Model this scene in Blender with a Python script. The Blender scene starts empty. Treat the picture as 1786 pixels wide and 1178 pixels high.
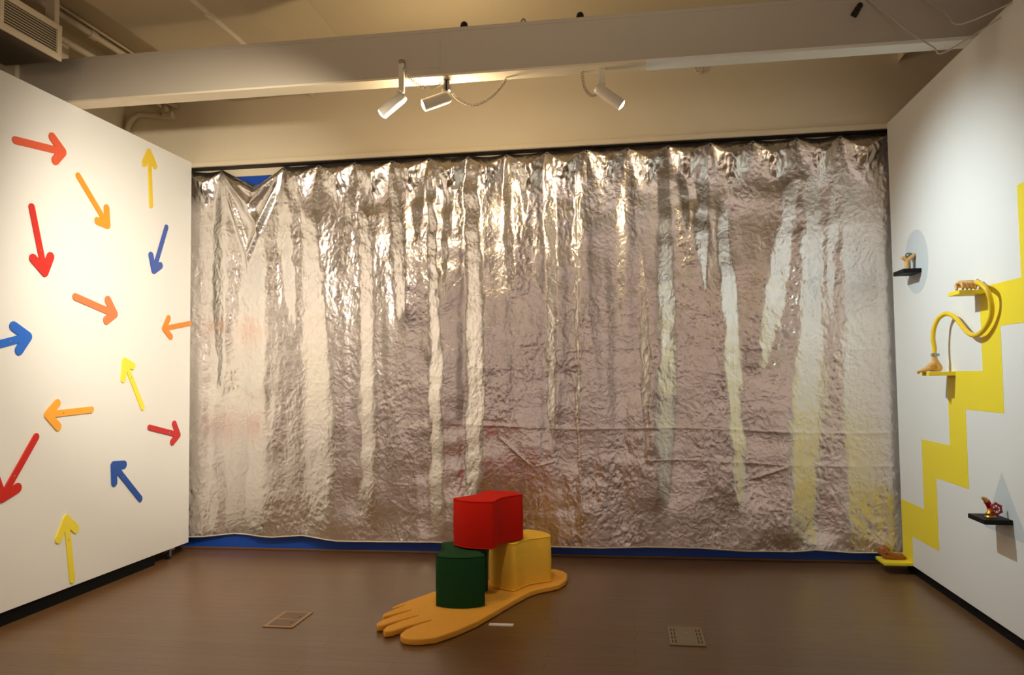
import bpy, bmesh, math, random
import numpy as np
from mathutils import Vector, Matrix

# ------------------------------------------------------------------ camera
SC = bpy.context.scene
COL = SC.collection
CAM_H, FPX = 1.55, 1356.7
YAW, PITCH, ROLL = 0.14862, 0.05044, -0.01267

def cam_axes():
    f = Vector((-math.sin(YAW)*math.cos(PITCH), math.cos(YAW)*math.cos(PITCH), math.sin(PITCH)))
    r0 = Vector((math.cos(YAW), math.sin(YAW), 0)); u0 = r0.cross(f)
    r = math.cos(ROLL)*r0 + math.sin(ROLL)*u0
    u = -math.sin(ROLL)*r0 + math.cos(ROLL)*u0
    return r, u, f
CR, CU, CF = cam_axes()
cd = bpy.data.cameras.new('camera'); cam = bpy.data.objects.new('camera', cd); COL.objects.link(cam)
m = Matrix((CR, CU, -CF)).transposed().to_4x4(); m.translation = (0, 0, CAM_H)
cam.matrix_world = m
cd.sensor_fit = 'HORIZONTAL'; cd.sensor_width = 36.0; cd.lens = FPX/1786*36.0
cd.clip_start = 0.05; cd.clip_end = 60
SC.camera = cam

def on_y(u, v, y):
    """the place in the room seen at photo point (u, v), at depth y"""
    d = CR*((u-893)/FPX) - CU*((v-589)/FPX) + CF
    return Vector((0, 0, CAM_H)) + d*(y/d.y)

# ------------------------------------------------------------------ light and exposure
SC.view_settings.view_transform = 'Standard'
SC.view_settings.look = 'None'
SC.view_settings.gamma = 1.0
SC.view_settings.use_curve_mapping = False
SC.view_settings.exposure = 0.12
w = bpy.data.worlds.new('world'); SC.world = w; w.use_nodes = True
w.node_tree.nodes['Background'].inputs[0].default_value = (0.9, 0.8, 0.7, 1)
w.node_tree.nodes['Background'].inputs[1].default_value = 0.02

def spot(name, loc, target, power, color, angle, blend=1.0, radius=0.04):
    l = bpy.data.lights.new(name, 'SPOT'); l.energy = power; l.color = color
    l.spot_size = math.radians(angle); l.spot_blend = blend; l.shadow_soft_size = radius
    o = bpy.data.objects.new(name, l); COL.objects.link(o); o.location = loc
    o.rotation_euler = (Vector(target)-Vector(loc)).to_track_quat('-Z', 'Y').to_euler()
    return o
WARM = (1.0, 0.80, 0.54); WARM2 = (1.0, 0.895, 0.735); COOL = (0.83, 0.96, 1.0); NEUT = (1.0, 0.93, 0.88)
# added fill spots without fixtures, aimed at partitions, rear wall, floor and seats
spot('fill_spot', (-0.9, 3.2, 3.15), (-3.97, 6.3, 2.4), 470, WARM2, 58)
spot('fill_spot', (-0.6, 3.4, 3.7), (-3.97, 6.2, 0.9), 320, WARM2, 64)
spot('fill_spot', (-1.2, 1.6, 3.7), (-3.97, 3.8, 1.6), 20, WARM2, 75)
spot('fill_spot', (0.2, 2.6, 3.7), (2.11, 4.6, 1.0), 30, COOL, 60)
spot('fill_spot', (-2.6, -0.5, 3.8), (-2.6, -5.8, 1.6), 520, (1.0, 0.87, 0.73), 110)
spot('fill_spot', (1.2, -0.5, 3.8), (1.2, -5.8, 1.6), 640, NEUT, 110)
spot('fill_spot', (-2.7, 2.6, 3.75), (-2.7, 4.9, 0.0), 140, WARM, 75, 1.0, 0.25)
spot('fill_spot', (-0.7, 3.7, 3.75), (-0.95, 5.45, 0.6), 90, WARM2, 28, 1.0, 0.1)
def fill_point(loc, power, color):
    l = bpy.data.lights.new('fill_point_light', 'POINT'); l.energy = power; l.color = color; l.shadow_soft_size = 0.15
    o = bpy.data.objects.new('fill_point_light', l); COL.objects.link(o); o.location = loc
fill_point((-3.1, -0.6, 3.1), 22, WARM)  # unseen point light added for warm glints on the curtain
# unseen upward spots added to brighten ceiling, beam and the wall above the curtain
spot('fill_up_spot', (-1.7, 0.6, 2.6), (-1.4, 4.0, 4.9), 85, WARM, 70, 1.0, 0.4)
spot('fill_up_spot', (-0.2, 0.6, 2.6), (-0.4, 4.0, 4.9), 80, WARM2, 70, 1.0, 0.4)
spot('fill_up_spot', (1.5, -1.0, 2.6), (1.2, 2.6, 4.9), 70, NEUT, 70, 1.0, 0.4)

# ------------------------------------------------------------------ materials
def lin(c):
    return tuple(((v/255)/12.92 if v/255 <= 0.04045 else ((v/255+0.055)/1.055)**2.4) for v in c) + (1.0,)

MATS = {}
def mat(name, rgb, rough=0.6, metal=0.0, var=0.06, nscale=6.0, bump=0.0, bscale=120.0, spec=0.5, emit=None):
    if name in MATS: return MATS[name]
    M = bpy.data.materials.new(name); M.use_nodes = True
    nt = M.node_tree; b = nt.nodes['Principled BSDF']
    tc = nt.nodes.new('ShaderNodeTexCoord')
    n = nt.nodes.new('ShaderNodeTexNoise'); n.inputs['Scale'].default_value = nscale; n.inputs['Detail'].default_value = 4
    nt.links.new(tc.outputs['Object'], n.inputs['Vector'])
    mx = nt.nodes.new('ShaderNodeMix'); mx.data_type = 'RGBA'
    c = lin(rgb)
    mx.inputs['A'].default_value = tuple(v*(1-var) for v in c[:3])+(1,)
    mx.inputs['B'].default_value = tuple(min(1, v*(1+var)) for v in c[:3])+(1,)
    nt.links.new(n.outputs['Fac'], mx.inputs['Factor'])
    nt.links.new(mx.outputs['Result'], b.inputs['Base Color'])
    b.inputs['Roughness'].default_value = rough; b.inputs['Metallic'].default_value = metal
    b.inputs['Specular IOR Level'].default_value = spec
    if bump:
        n2 = nt.nodes.new('ShaderNodeTexNoise'); n2.inputs['Scale'].default_value = bscale; n2.inputs['Detail'].default_value = 3
        nt.links.new(tc.outputs['Object'], n2.inputs['Vector'])
        bp = nt.nodes.new('ShaderNodeBump'); bp.inputs['Strength'].default_value = bump; bp.inputs['Distance'].default_value = 0.002
        nt.links.new(n2.outputs['Fac'], bp.inputs['Height']); nt.links.new(bp.outputs['Normal'], b.inputs['Normal'])
    if emit:
        b.inputs['Emission Color'].default_value = emit[0]; b.inputs['Emission Strength'].default_value = emit[1]
    MATS[name] = M
    return M

def floor_mat():
    M = bpy.data.materials.new('laminate_floor'); M.use_nodes = True
    nt = M.node_tree; b = nt.nodes['Principled BSDF']; L = nt.links.new
    tc = nt.nodes.new('ShaderNodeTexCoord')
    br = nt.nodes.new('ShaderNodeTexBrick')
    br.inputs['Scale'].default_value = 1.0; br.inputs['Brick Width'].default_value = 1.3; br.inputs['Row Height'].default_value = 0.095
    br.inputs['Mortar Size'].default_value = 0.0022; br.inputs['Mortar Smooth'].default_value = 0.4; br.inputs['Bias'].default_value = 0.0
    br.offset = 0.37
    br.inputs['Color1'].default_value = (0.146, 0.073, 0.027, 1); br.inputs['Color2'].default_value = (0.166, 0.085, 0.033, 1)
    br.inputs['Mortar'].default_value = (0.062, 0.034, 0.017, 1)
    L(tc.outputs['Object'], br.inputs['Vector'])
    mp = nt.nodes.new('ShaderNodeMapping'); mp.inputs['Scale'].default_value = (1.6, 38, 1)
    L(tc.outputs['Object'], mp.inputs['Vector'])
    n = nt.nodes.new('ShaderNodeTexNoise'); n.inputs['Scale'].default_value = 2.2; n.inputs['Detail'].default_value = 6; n.inputs['Roughness'].default_value = 0.6
    L(mp.outputs['Vector'], n.inputs['Vector'])
    ramp = nt.nodes.new('ShaderNodeMapRange'); ramp.inputs['From Min'].default_value = 0.3; ramp.inputs['From Max'].default_value = 0.7
    ramp.inputs['To Min'].default_value = 0.76; ramp.inputs['To Max'].default_value = 1.20
    L(n.outputs['Fac'], ramp.inputs['Value'])
    mx = nt.nodes.new('ShaderNodeMix'); mx.data_type = 'RGBA'; mx.blend_type = 'MULTIPLY'; mx.inputs['Factor'].default_value = 1.0
    L(br.outputs['Color'], mx.inputs['A']); L(ramp.outputs['Result'], mx.inputs['B'])
    L(mx.outputs['Result'], b.inputs['Base Color'])
    r = nt.nodes.new('ShaderNodeMapRange'); r.inputs['To Min'].default_value = 0.26; r.inputs['To Max'].default_value = 0.40
    L(n.outputs['Fac'], r.inputs['Value']); L(r.outputs['Result'], b.inputs['Roughness'])
    bp = nt.nodes.new('ShaderNodeBump'); bp.inputs['Strength'].default_value = 0.12; bp.inputs['Distance'].default_value = 0.001
    L(n.outputs['Fac'], bp.inputs['Height']); L(bp.outputs['Normal'], b.inputs['Normal'])
    return M

def foil_mat():
    M = bpy.data.materials.new('silver_foil_fabric'); M.use_nodes = True
    nt = M.node_tree; b = nt.nodes['Principled BSDF']; L = nt.links.new
    tc = nt.nodes.new('ShaderNodeTexCoord')
    b.inputs['Base Color'].default_value = (0.86, 0.815, 0.775, 1)
    b.inputs['Metallic'].default_value = 1.0
    n0 = nt.nodes.new('ShaderNodeTexNoise'); n0.inputs['Scale'].default_value = 3.0; n0.inputs['Detail'].default_value = 5
    L(tc.outputs['Object'], n0.inputs['Vector'])
    mr = nt.nodes.new('ShaderNodeMapRange'); mr.inputs['To Min'].default_value = 0.22; mr.inputs['To Max'].default_value = 0.34
    L(n0.outputs['Fac'], mr.inputs['Value']); L(mr.outputs['Result'], b.inputs['Roughness'])
    # crinkles: warped cell edges at two sizes
    nw = nt.nodes.new('ShaderNodeTexNoise'); nw.inputs['Scale'].default_value = 9.0; nw.inputs['Detail'].default_value = 3
    L(tc.outputs['Object'], nw.inputs['Vector'])
    add = nt.nodes.new('ShaderNodeMix'); add.data_type = 'RGBA'; add.blend_type = 'ADD'; add.inputs['Factor'].default_value = 0.12
    L(tc.outputs['Object'], add.inputs['A']); L(nw.outputs['Color'], add.inputs['B'])
    v1 = nt.nodes.new('ShaderNodeTexVoronoi'); v1.inputs['Scale'].default_value = 24.0; v1.feature = 'F1'
    L(add.outputs['Result'], v1.inputs['Vector'])
    n2 = nt.nodes.new('ShaderNodeTexNoise'); n2.inputs['Scale'].default_value = 75.0; n2.inputs['Detail'].default_value = 6; n2.inputs['Roughness'].default_value = 0.6
    L(add.outputs['Result'], n2.inputs['Vector'])
    b1 = nt.nodes.new('ShaderNodeBump'); b1.inputs['Strength'].default_value = 0.40; b1.inputs['Distance'].default_value = 0.006
    L(v1.outputs['Distance'], b1.inputs['Height'])
    b2 = nt.nodes.new('ShaderNodeBump'); b2.inputs['Strength'].default_value = 0.42; b2.inputs['Distance'].default_value = 0.003
    L(n2.outputs['Fac'], b2.inputs['Height']); L(b1.outputs['Normal'], b2.inputs['Normal'])
    L(b2.outputs['Normal'], b.inputs['Normal'])
    return M

WHITE = mat('white_wall_paint', (232, 231, 226), 0.62, var=0.012, nscale=2.5, bump=0.05, bscale=260)
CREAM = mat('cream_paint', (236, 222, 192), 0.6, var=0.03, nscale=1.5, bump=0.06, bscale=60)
CEIL = mat('ceiling_paint', (184, 166, 130), 0.7, var=0.04, nscale=1.2, bump=0.1, bscale=40)
BEAMP = mat('beam_paint', (196, 186, 168), 0.5, var=0.03, nscale=2.0, bump=0.05, bscale=50)
STRIPW = mat('strip_white', (240, 238, 226), 0.45, var=0.01)
BLUE = mat('blue_wall_paint', (24, 80, 186), 0.45, var=0.05, nscale=3)
BLACK = mat('black_base', (9, 9, 10), 0.7, var=0.1, spec=0.2)
SHELFK = mat('black_shelf', (8, 8, 8), 0.6, var=0.1, spec=0.25)
GALL = mat('gallery_wall_paint', (222, 208, 206), 0.7, var=0.03)
YEL = mat('yellow_paint', (246, 222, 48), 0.5, var=0.02)
GREYP = mat('grey_wall_paint', (204, 211, 213), 0.6, var=0.01)
FLOOR = floor_mat(); FOIL = foil_mat()
FOAM = mat('tan_foam', (236, 168, 56), 0.75, var=0.05, nscale=9, bump=0.15, bscale=90)
RED = mat('red_fabric', (206, 26, 8), 0.85, var=0.04, nscale=20, bump=0.35, bscale=500, spec=0.2)
GREEN = mat('green_fabric', (20, 66, 32), 0.85, var=0.05, nscale=20, bump=0.35, bscale=500, spec=0.2)
YFAB = mat('yellow_fabric', (252, 200, 70), 0.85, var=0.04, nscale=20, bump=0.35, bscale=500, spec=0.2)
LAMPW = mat('lamp_white_metal', (226, 216, 196), 0.35, var=0.02)
STEEL = mat('steel', (170, 168, 166), 0.3, metal=0.9, var=0.03)
CORDM = mat('coiled_cord', (150, 134, 112), 0.5, var=0.05)
BLACKP = mat('black_plastic', (12, 11, 11), 0.4, var=0.05)
SKIN = mat('tan_ceramic_skin', (216, 166, 96), 0.28, var=0.12, nscale=40)
BROWN = mat('brown_ceramic_skin', (158, 92, 38), 0.32, var=0.2, nscale=40)
NAIL = mat('dark_nail', (40, 14, 10), 0.3)
HOSEM = mat('yellow_hose', (238, 198, 36), 0.45, var=0.06, nscale=60)
BRASS = mat('brass', (206, 150, 64), 0.28, metal=0.9, var=0.06, nscale=30)
VRED = mat('red_valve_paint', (168, 22, 22), 0.3, var=0.05)
GREYM = mat('grey_cast_metal', (120, 124, 120), 0.4, metal=0.6, var=0.08, nscale=40)
VENTM = mat('brown_floor_plate', (158, 122, 88), 0.45, var=0.05)
VENTD = mat('dark_plate_inset', (112, 86, 62), 0.5, var=0.08, nscale=40)
VENTG = mat('grey_floor_plate', (140, 124, 102), 0.45, var=0.05)
SLOT = mat('dark_slot', (36, 26, 18), 0.7)
PIPE = mat('pipe_paint', (216, 200, 170), 0.5, var=0.04)
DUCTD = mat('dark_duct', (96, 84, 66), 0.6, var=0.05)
PAPER = mat('paper_label', (236, 232, 222), 0.6, var=0.01)
WIRE = mat('wire_white', (200, 194, 178), 0.5)
HEM = mat('curtain_hem', (214, 204, 184), 0.5, var=0.05)
TRIMB = mat('brown_floor_strip', (120, 84, 56), 0.4, var=0.05)

# ------------------------------------------------------------------ mesh helpers
class MB:
    def __init__(s): s.v = []; s.f = []
    def add(s, verts, faces):
        o = len(s.v); s.v += [tuple(p) for p in verts]; s.f += [tuple(i+o for i in f) for f in faces]; return s
    def box(s, x0, x1, y0, y1, z0, z1):
        v = [(x, y, z) for z in (z0, z1) for y in (y0, y1) for x in (x0, x1)]
        return s.add(v, [(0, 2, 3, 1), (4, 5, 7, 6), (0, 1, 5, 4), (2, 6, 7, 3), (0, 4, 6, 2), (1, 3, 7, 5)])
    def prism(s, pts, axis, a, b):
        """polygon pts extruded along axis between a and b; pts given in the other two axes, in order"""
        def P(p, t):
            return {'x': (t, p[0], p[1]), 'y': (p[0], t, p[1]), 'z': (p[0], p[1], t)}[axis]
        n = len(pts)
        v = [P(p, a) for p in pts]+[P(p, b) for p in pts]
        f = [tuple(range(n))[::-1], tuple(range(n, 2*n))]+[(i, (i+1) % n, n+(i+1) % n, n+i) for i in range(n)]
        return s.add(v, f)
    def tube(s, pts, r, seg=12, cap=True):
        pts = [Vector(p) for p in pts]; n = len(pts)
        rr = r if isinstance(r, (list, tuple)) else [r]*n
        t0 = (pts[1]-pts[0]).normalized()
        up = Vector((0, 0, 1)) if abs(t0.z) < 0.9 else Vector((1, 0, 0))
        a = t0.cross(up).normalized(); V = []
        for i, p in enumerate(pts):
            t = (pts[min(i+1, n-1)]-pts[max(i-1, 0)]).normalized()
            a = (a-t*a.dot(t)).normalized(); b = t.cross(a)
            for k in range(seg):
                an = 2*math.pi*k/seg
                V.append(p+(a*math.cos(an)+b*math.sin(an))*rr[i])
        F = [(i*seg+k, i*seg+(k+1) % seg, (i+1)*seg+(k+1) % seg, (i+1)*seg+k) for i in range(n-1) for k in range(seg)]
        if cap: F += [tuple(range(seg))[::-1], tuple(range((n-1)*seg, n*seg))]
        return s.add(V, F)
    def lathe(s, origin, axis, prof, seg=24):
        """prof: list of (distance along axis, radius)"""
        o = Vector(origin); ax = Vector(axis).normalized()
        return s.tube2([o+ax*d for d, _ in prof], ax, [r for _, r in prof], seg)
    def tube2(s, pts, ax, rr, seg):
        up = Vector((0, 0, 1)) if abs(ax.z) < 0.9 else Vector((1, 0, 0))
        a = ax.cross(up).normalized(); b = ax.cross(a); V = []; n = len(pts)
        for p, r in zip(pts, rr):
            for k in range(seg):
                an = 2*math.pi*k/seg
                V.append(p+(a*math.cos(an)+b*math.sin(an))*max(r, 1e-5))
        F = [(i*seg+k, i*seg+(k+1) % seg, (i+1)*seg+(k+1) % seg, (i+1)*seg+k) for i in range(n-1) for k in range(seg)]
        F += [tuple(range(seg))[::-1], tuple(range((n-1)*seg, n*seg))]
        return s.add(V, F)
    def capsule(s, p0, r0, p1, r1, seg=12):
        p0, p1 = Vector(p0), Vector(p1); ax = (p1-p0)
        L = ax.length; ax = ax.normalized() if L > 1e-6 else Vector((0, 0, 1)); pr = []
        for k in range(6): t = math.pi/2*(1-k/5); pr.append((-r0*math.sin(t), r0*math.cos(t)))
        for k in range(6): t = math.pi/2*k/5; pr.append((L+r1*math.sin(t), r1*math.cos(t)))
        return s.lathe(p0, ax, pr, seg)
    def torus(s, c, axis, R, r, seg=32, sub=10):
        ax = Vector(axis).normalized(); up = Vector((0, 0, 1)) if abs(ax.z) < 0.9 else Vector((1, 0, 0))
        a = ax.cross(up).normalized(); b = ax.cross(a); c = Vector(c); V = []; F = []
        for i in range(seg):
            t = 2*math.pi*i/seg; d = a*math.cos(t)+b*math.sin(t)
            for k in range(sub):
                q = 2*math.pi*k/sub; V.append(c+d*(R+r*math.cos(q))+ax*r*math.sin(q))
        for i in range(seg):
            for k in range(sub):
                F.append((i*sub+k, ((i+1) % seg)*sub+k, ((i+1) % seg)*sub+(k+1) % sub, i*sub+(k+1) % sub))
        return s.add(V, F)
    def build(s, name, material, parent=None, origin=None, smooth=False, bevel=0, seg=2):
        o = Vector(origin) if origin is not None else Vector((0, 0, 0))
        if parent is not None and origin is None: o = Vector(parent['_o']) if '_o' in parent else Vector(parent.location)
        me = bpy.data.meshes.new(name)
        me.from_pydata([tuple(Vector(p)-o) for p in s.v], [], s.f)
        bm = bmesh.new(); bm.from_mesh(me); bmesh.ops.recalc_face_normals(bm, faces=bm.faces); bm.to_mesh(me); bm.free()
        me.materials.append(material)
        if smooth:
            me.polygons.foreach_set('use_smooth', [True]*len(me.polygons))
        ob = bpy.data.objects.new(name, me); COL.objects.link(ob)
        if parent is not None:
            ob.parent = parent            # parents stand unrotated: local = world - parent origin
            po = Vector(world_of(parent)); ob.location = o-po
        else: ob.location = o
        WORLD[ob.name] = o
        if bevel:
            b = ob.modifiers.new('bevel', 'BEVEL'); b.width = bevel; b.segments = seg; b.limit_method = 'ANGLE'; b.angle_limit = 0.6
        return ob

WORLD = {}
def world_of(ob): return WORLD.get(ob.name, ob.location)

def tag(o, label, cat, group=None):
    o['label'] = label; o['category'] = cat
    if group: o['group'] = group
    return o
def thing(name, loc, label, cat, group=None):
    o = bpy.data.objects.new(name, None); COL.objects.link(o); o.location = loc; o.empty_display_size = 0.1
    WORLD[o.name] = Vector(loc)
    return tag(o, label, cat, group)
def struct(o): o['kind'] = 'structure'; return o
def auto_smooth(ob, ang=0.6):
    me = ob.data; me.polygons.foreach_set('use_smooth', [True]*len(me.polygons))
    bm = bmesh.new(); bm.from_mesh(me)
    for e in bm.edges:
        if len(e.link_faces) == 2 and e.calc_face_angle(0) > ang: e.smooth = False
    bm.to_mesh(me); bm.free()
    return ob
def remesh(ob, vox, it=4):
    r = ob.modifiers.new('remesh', 'REMESH'); r.mode = 'VOXEL'; r.voxel_size = vox; r.use_smooth_shade = True
    s = ob.modifiers.new('smooth', 'SMOOTH'); s.factor = 0.5; s.iterations = it
    return ob
def spline(pts, n=8):
    P = [Vector(p) for p in pts]; out = []
    for i in range(len(P)-1):
        a, b, c, d = P[max(i-1, 0)], P[i], P[i+1], P[min(i+2, len(P)-1)]
        for k in range(n):
            t = k/n
            out.append(0.5*((2*b)+(c-a)*t+(2*a-5*b+4*c-d)*t*t+(-a+3*b-3*c+d)*t**3))
    out.append(P[-1]); return out

# ------------------------------------------------------------------ the room
XL, XR, YB, YC = -3.968, 2.111, 6.78, 6.69
ZC = 4.25
struct(MB().box(-8.2, 5.0, -6.0, 7.2, -0.12, 0).build('floor', FLOOR))
struct(MB().box(-8.2, 5.0, -6.0, 7.2, ZC, ZC+0.12).build('ceiling', CEIL))
struct(MB().box(-8.2, 5.0, YB, YB+0.15, 0, ZC).build('wall_back', BLUE))
struct(MB().box(-4.68, 5.0, 6.64, YB, 3.575, ZC).build('wall_upper', CREAM))
struct(MB().box(-4.68, 4.9, 6.615, 6.648, 3.533, 3.575).build('trim_1', CREAM, bevel=0.004))
struct(MB().box(-6.5, 5.0, 6.765, YB, 0.0, 0.018).build('trim_2', TRIMB, bevel=0.004))
struct(MB().box(-4.85, -4.68, 3.0, 6.78, 0, ZC).build('wall_outer_left', CREAM))
struct(MB().box(-4.68, -4.372, 4.96, 5.5, 0, ZC).build('trim_3', CREAM))
struct(MB().box(4.85, 5.0, -6.0, 6.78, 0, ZC).build('wall_outer_right', GALL))
struct(MB().box(-8.2, 5.0, -6.0, -5.85, 0, ZC).build('wall_front', GALL))
struct(MB().box(-8.2, -8.05, -6.0, 6.78, 0, ZC).build('wall_far_left', GALL))
# partitions stand a hand's width off the floor on black bases
struct(MB().box(XL-0.12, XL, 1.6, 6.60, 0.092, 3.571).build('wall_left', WHITE, bevel=0.003))
struct(MB().box(XR, XR+0.12, 2.7, 6.61, 0.070, 3.568).build('wall_right', WHITE, bevel=0.003))
struct(MB().box(XL-0.10, XL-0.02, 1.62, 6.12, 0, 0.092).build('baseboard_left', BLACK))
struct(MB().box(XR+0.02, XR+0.10, 2.72, 6.58, 0, 0.070).build('baseboard_right', BLACK))
# ceiling rib running towards the back wall
struct(MB().prism([(-3.66, 4.25), (-3.60, 4.13), (-2.6, 4.16), (-2.2, 4.25)], 'y', 4.4, 6.64).build('trim_4', CEIL, bevel=0.02))

# ------------------------------------------------------------------ beam
bt = thing('ceiling_beam', (-1.0, 5.08, 3.573), 'long painted beam crossing the room above the curtain', 'beam')
MB().box(-4.372, 2.9, 5.0, 5.14, 3.585, 3.893).build('beam_body', BEAMP, bt, bevel=0.003)
MB().box(-4.372, 2.9, 4.994, 5.006, 3.872, 3.897).build('top_lip', BEAMP, bt, bevel=0.002)
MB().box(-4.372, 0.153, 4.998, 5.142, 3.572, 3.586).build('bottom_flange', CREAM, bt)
o = MB().box(0.153, 2.9, 4.996, 5.132, 3.563, 3.586).build('white_strip', STRIPW, bt, bevel=0.002); o['label'] = 'white strip under right half of beam'  # thin strip, whiter than the flange on its left
MB().box(-1.421, -1.211, 4.994, 5.001, 3.63, 3.827).build('access_plate', BEAMP, bt, bevel=0.002)

for (u, v0, s, l) in ((288, 183, -1, 'small cream triangular bracket left of the lamps, under beam'), (548, 163, -1, 'tiny cream bracket behind beam left of track lamps'), (1567, 92, 1, 'cream triangular bracket behind right end of the beam')):
    a = on_y(u, v0, 6.63)
    d = 0.16*s if u != 548 else -0.09
    zt = a.z+0.10; h = 0.17 if s > 0 else 0.15
    o = MB().prism([(a.x, zt), (a.x, zt-h), (a.x+d, zt-0.02), (a.x+d, zt)], 'y', 6.52, 6.64).build('wall_bracket', CREAM, origin=(a.x, 6.64, zt))
    tag(o, l, 'bracket')
a = on_y(1219, 118, 6.60)
tag(MB().tube(spline([a+Vector((-0.03, 0, 0.14)), a+Vector((-0.03, 0, -0.01)), a+Vector((0, 0, -0.045)), a+Vector((0.03, 0, -0.01)), a+Vector((0.03, 0.04, 0.14))]), 0.012).build('hook', PIPE, origin=a, smooth=True), 'small cream hook on upper wall below white strip', 'hook')

# pipes
def pipe(name, pts, r, label, m=PIPE, cat='pipe', fittings=()):
    t = thing(name, pts[0], label, cat)
    MB().tube(pts, r, 14).build('pipe_run', m, t, smooth=True)
    for p, ax, rr, L in fittings:
        p = Vector(p); MB().tube([p-Vector(ax)*L/2, p+Vector(ax)*L/2], rr, 14).build('coupling', m, t, smooth=False)
    return t
a = on_y(287, 172, 6.60); b_ = on_y(294, 204, 6.60); c_ = on_y(243, 200, 6.60); d_ = on_y(221, 229, 6.60); e_ = on_y(216, 260, 6.60)
pipe('conduit', spline([a, on_y(290, 195, 6.60), b_+Vector((-0.02, 0, 0)), on_y(270, 202, 6.60), c_, on_y(228, 212, 6.6), d_, e_], 6), 0.026, 'cream conduit bending down the upper wall behind left partition', cat='conduit', fittings=((on_y(294, 202, 6.6), (1, 0, 0), 0.036, 0.09),))
pipe('conduit', [(-4.00, 4.3, 4.20), (-4.00, 6.63, 4.20)], 0.024, 'thick cream conduit along the ceiling, right one beside duct', cat='conduit', fittings=(((-4.0, 5.28, 4.20), (0, 1, 0), 0.032, 0.08), ))
pipe('conduit', [(-3.95, 4.3, 4.225), (-3.95, 6.63, 4.225)], 0.009, 'thin cream conduit running close to the thick ceiling conduit', cat='conduit')
pipe('conduit', [(-4.15, 4.3, 4.12), (-4.15, 6.63, 4.12)], 0.026, 'cream conduit behind the air duct, lowest and leftmost', cat='conduit')
p0 = on_y(350, -8, 4.9); 
pipe('ceiling_pipe', [(-2.90, 4.6, 4.185), (-2.90, 5.62, 4.185), (-2.90, 5.9, 4.185)], 0.042, 'pale pipe hanging under ceiling above left half of beam', fittings=(((-2.90, 5.05, 4.185), (0, 1, 0), 0.052, 0.07), ))
tag(MB().box(-2.915, -2.885, 5.03, 5.06, 4.22, ZC).build('pipe_hanger', BLACKP, origin=(-2.9, 5.045, ZC)), 'black hanger holding the pale ceiling pipe', 'hanger')

# air duct with grille
dx = -3.829
dt = thing('air_duct', (dx-0.2, 4.3, 3.76), 'cream air duct box with slatted grille at top left', 'air duct')
MB().box(dx-0.44, dx-0.012, 3.5, 4.75, 3.766, 4.006).build('duct_box', DUCTD, dt)
f = MB()
f.box(dx-0.012, dx, 4.215, 4.75, 3.762, 3.803); f.box(dx-0.012, dx, 4.215, 4.75, 3.968, 4.01)
f.box(dx-0.012, dx, 4.215, 4.246, 3.803, 3.968); f.box(dx-0.012, dx, 4.706, 4.75, 3.803, 3.968)
f.build('grille_frame', CREAM, dt, bevel=0.002)
for k in range(9):
    z = 3.812+k*0.0182
    MB().prism([(dx-0.012, z), (dx-0.011, z+0.003), (dx-0.003, z-0.004), (dx-0.004, z-0.007)], 'y', 4.246, 4.706).build('slat', CREAM, dt)
MB().box(dx-0.02, dx-0.0125, 4.24, 4.71, 3.80, 3.972).build('grille_back', SLOT, dt)
tag(MB().box(dx-0.09, dx-0.02, 4.70, 4.745, 4.007, ZC).build('duct_hanger', CREAM, origin=(dx-0.05, 4.72, ZC)), 'cream strap hanging air duct from ceiling', 'hanger')

# caps standing on top of the beam
for u, v, l in ((809.6, 42, 'black clamp cap on the beam above left track lamps'), (1011.8, 26, 'black clamp cap on the beam above right track lamp')):
    a = on_y(u, v, 5.08); a.z = 3.893
    t = thing('beam_clamp', a, l, 'clamp', 'black clamp caps on top of beam')
    MB().lathe(a, (0, 0, 1), [(0, 0.026), (0.045, 0.027), (0.066, 0.022), (0.076, 0.010)], 20).build('cap', BLACKP, t, smooth=True)
    MB().box(a.x-0.03, a.x+0.03, 5.05, 5.11, 3.8935, 3.899).build('foot_plate', BLACKP, t)
a = on_y(911.7, 36, 5.08); a.z = 3.893
tag(MB().tube(spline([a+Vector((-0.022, 0, 0)), a+Vector((-0.012, 0, 0.04)), a+Vector((0.004, 0, 0.062)), a+Vector((0.018, 0, 0.045)), a+Vector((0.022, 0, 0.0))]), [0.012]*8+[0.006]*25, 8).build('cord_loop', CORDM, origin=a, smooth=True), 'tan cord loop standing on top of the beam between caps', 'cord')

# cables at the top right and a dark connector
a = on_y(1497, 14, 4.985)
t = thing('cable_connector', a, 'dark ribbed connector fixed on right part of beam', 'connector')
d = (on_y(1490, 26, 4.985)-on_y(1506, 0, 4.985)).normalized()
MB().lathe(a-d*0.03, d, [(0, 0.015), (0.018, 0.019), (0.02, 0.013), (0.03, 0.013), (0.032, 0.019), (0.044, 0.019), (0.046, 0.017), (0.056, 0.017), (0.058, 0.02), (0.085, 0.02)], 16).build('plug', SLOT, t)
tag(MB().tube(spline([on_y(1512, -2, 4.98), on_y(1550, 26, 4.93), on_y(1585, 55, 4.86), on_y(1628, 82, 4.80), on_y(1650, 90, 4.78), (2.17, 4.62, 3.569)], 5), 0.0045, 8).build('cable', WIRE, origin=on_y(1512, -2, 4.98), smooth=True), 'pale cable sagging from the beam to right partition top, nearer connector', 'cable')
tag(MB().tube(spline([on_y(1612, -4, 4.97), on_y(1650, 22, 4.85), on_y(1678, 42, 4.72), (2.17, 4.45, 3.569)], 5), 0.0045, 8).build('cable', WIRE, origin=on_y(1612, -4, 4.97), smooth=True), 'pale cable nearest top right corner, reaching right partition', 'cable')

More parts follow.
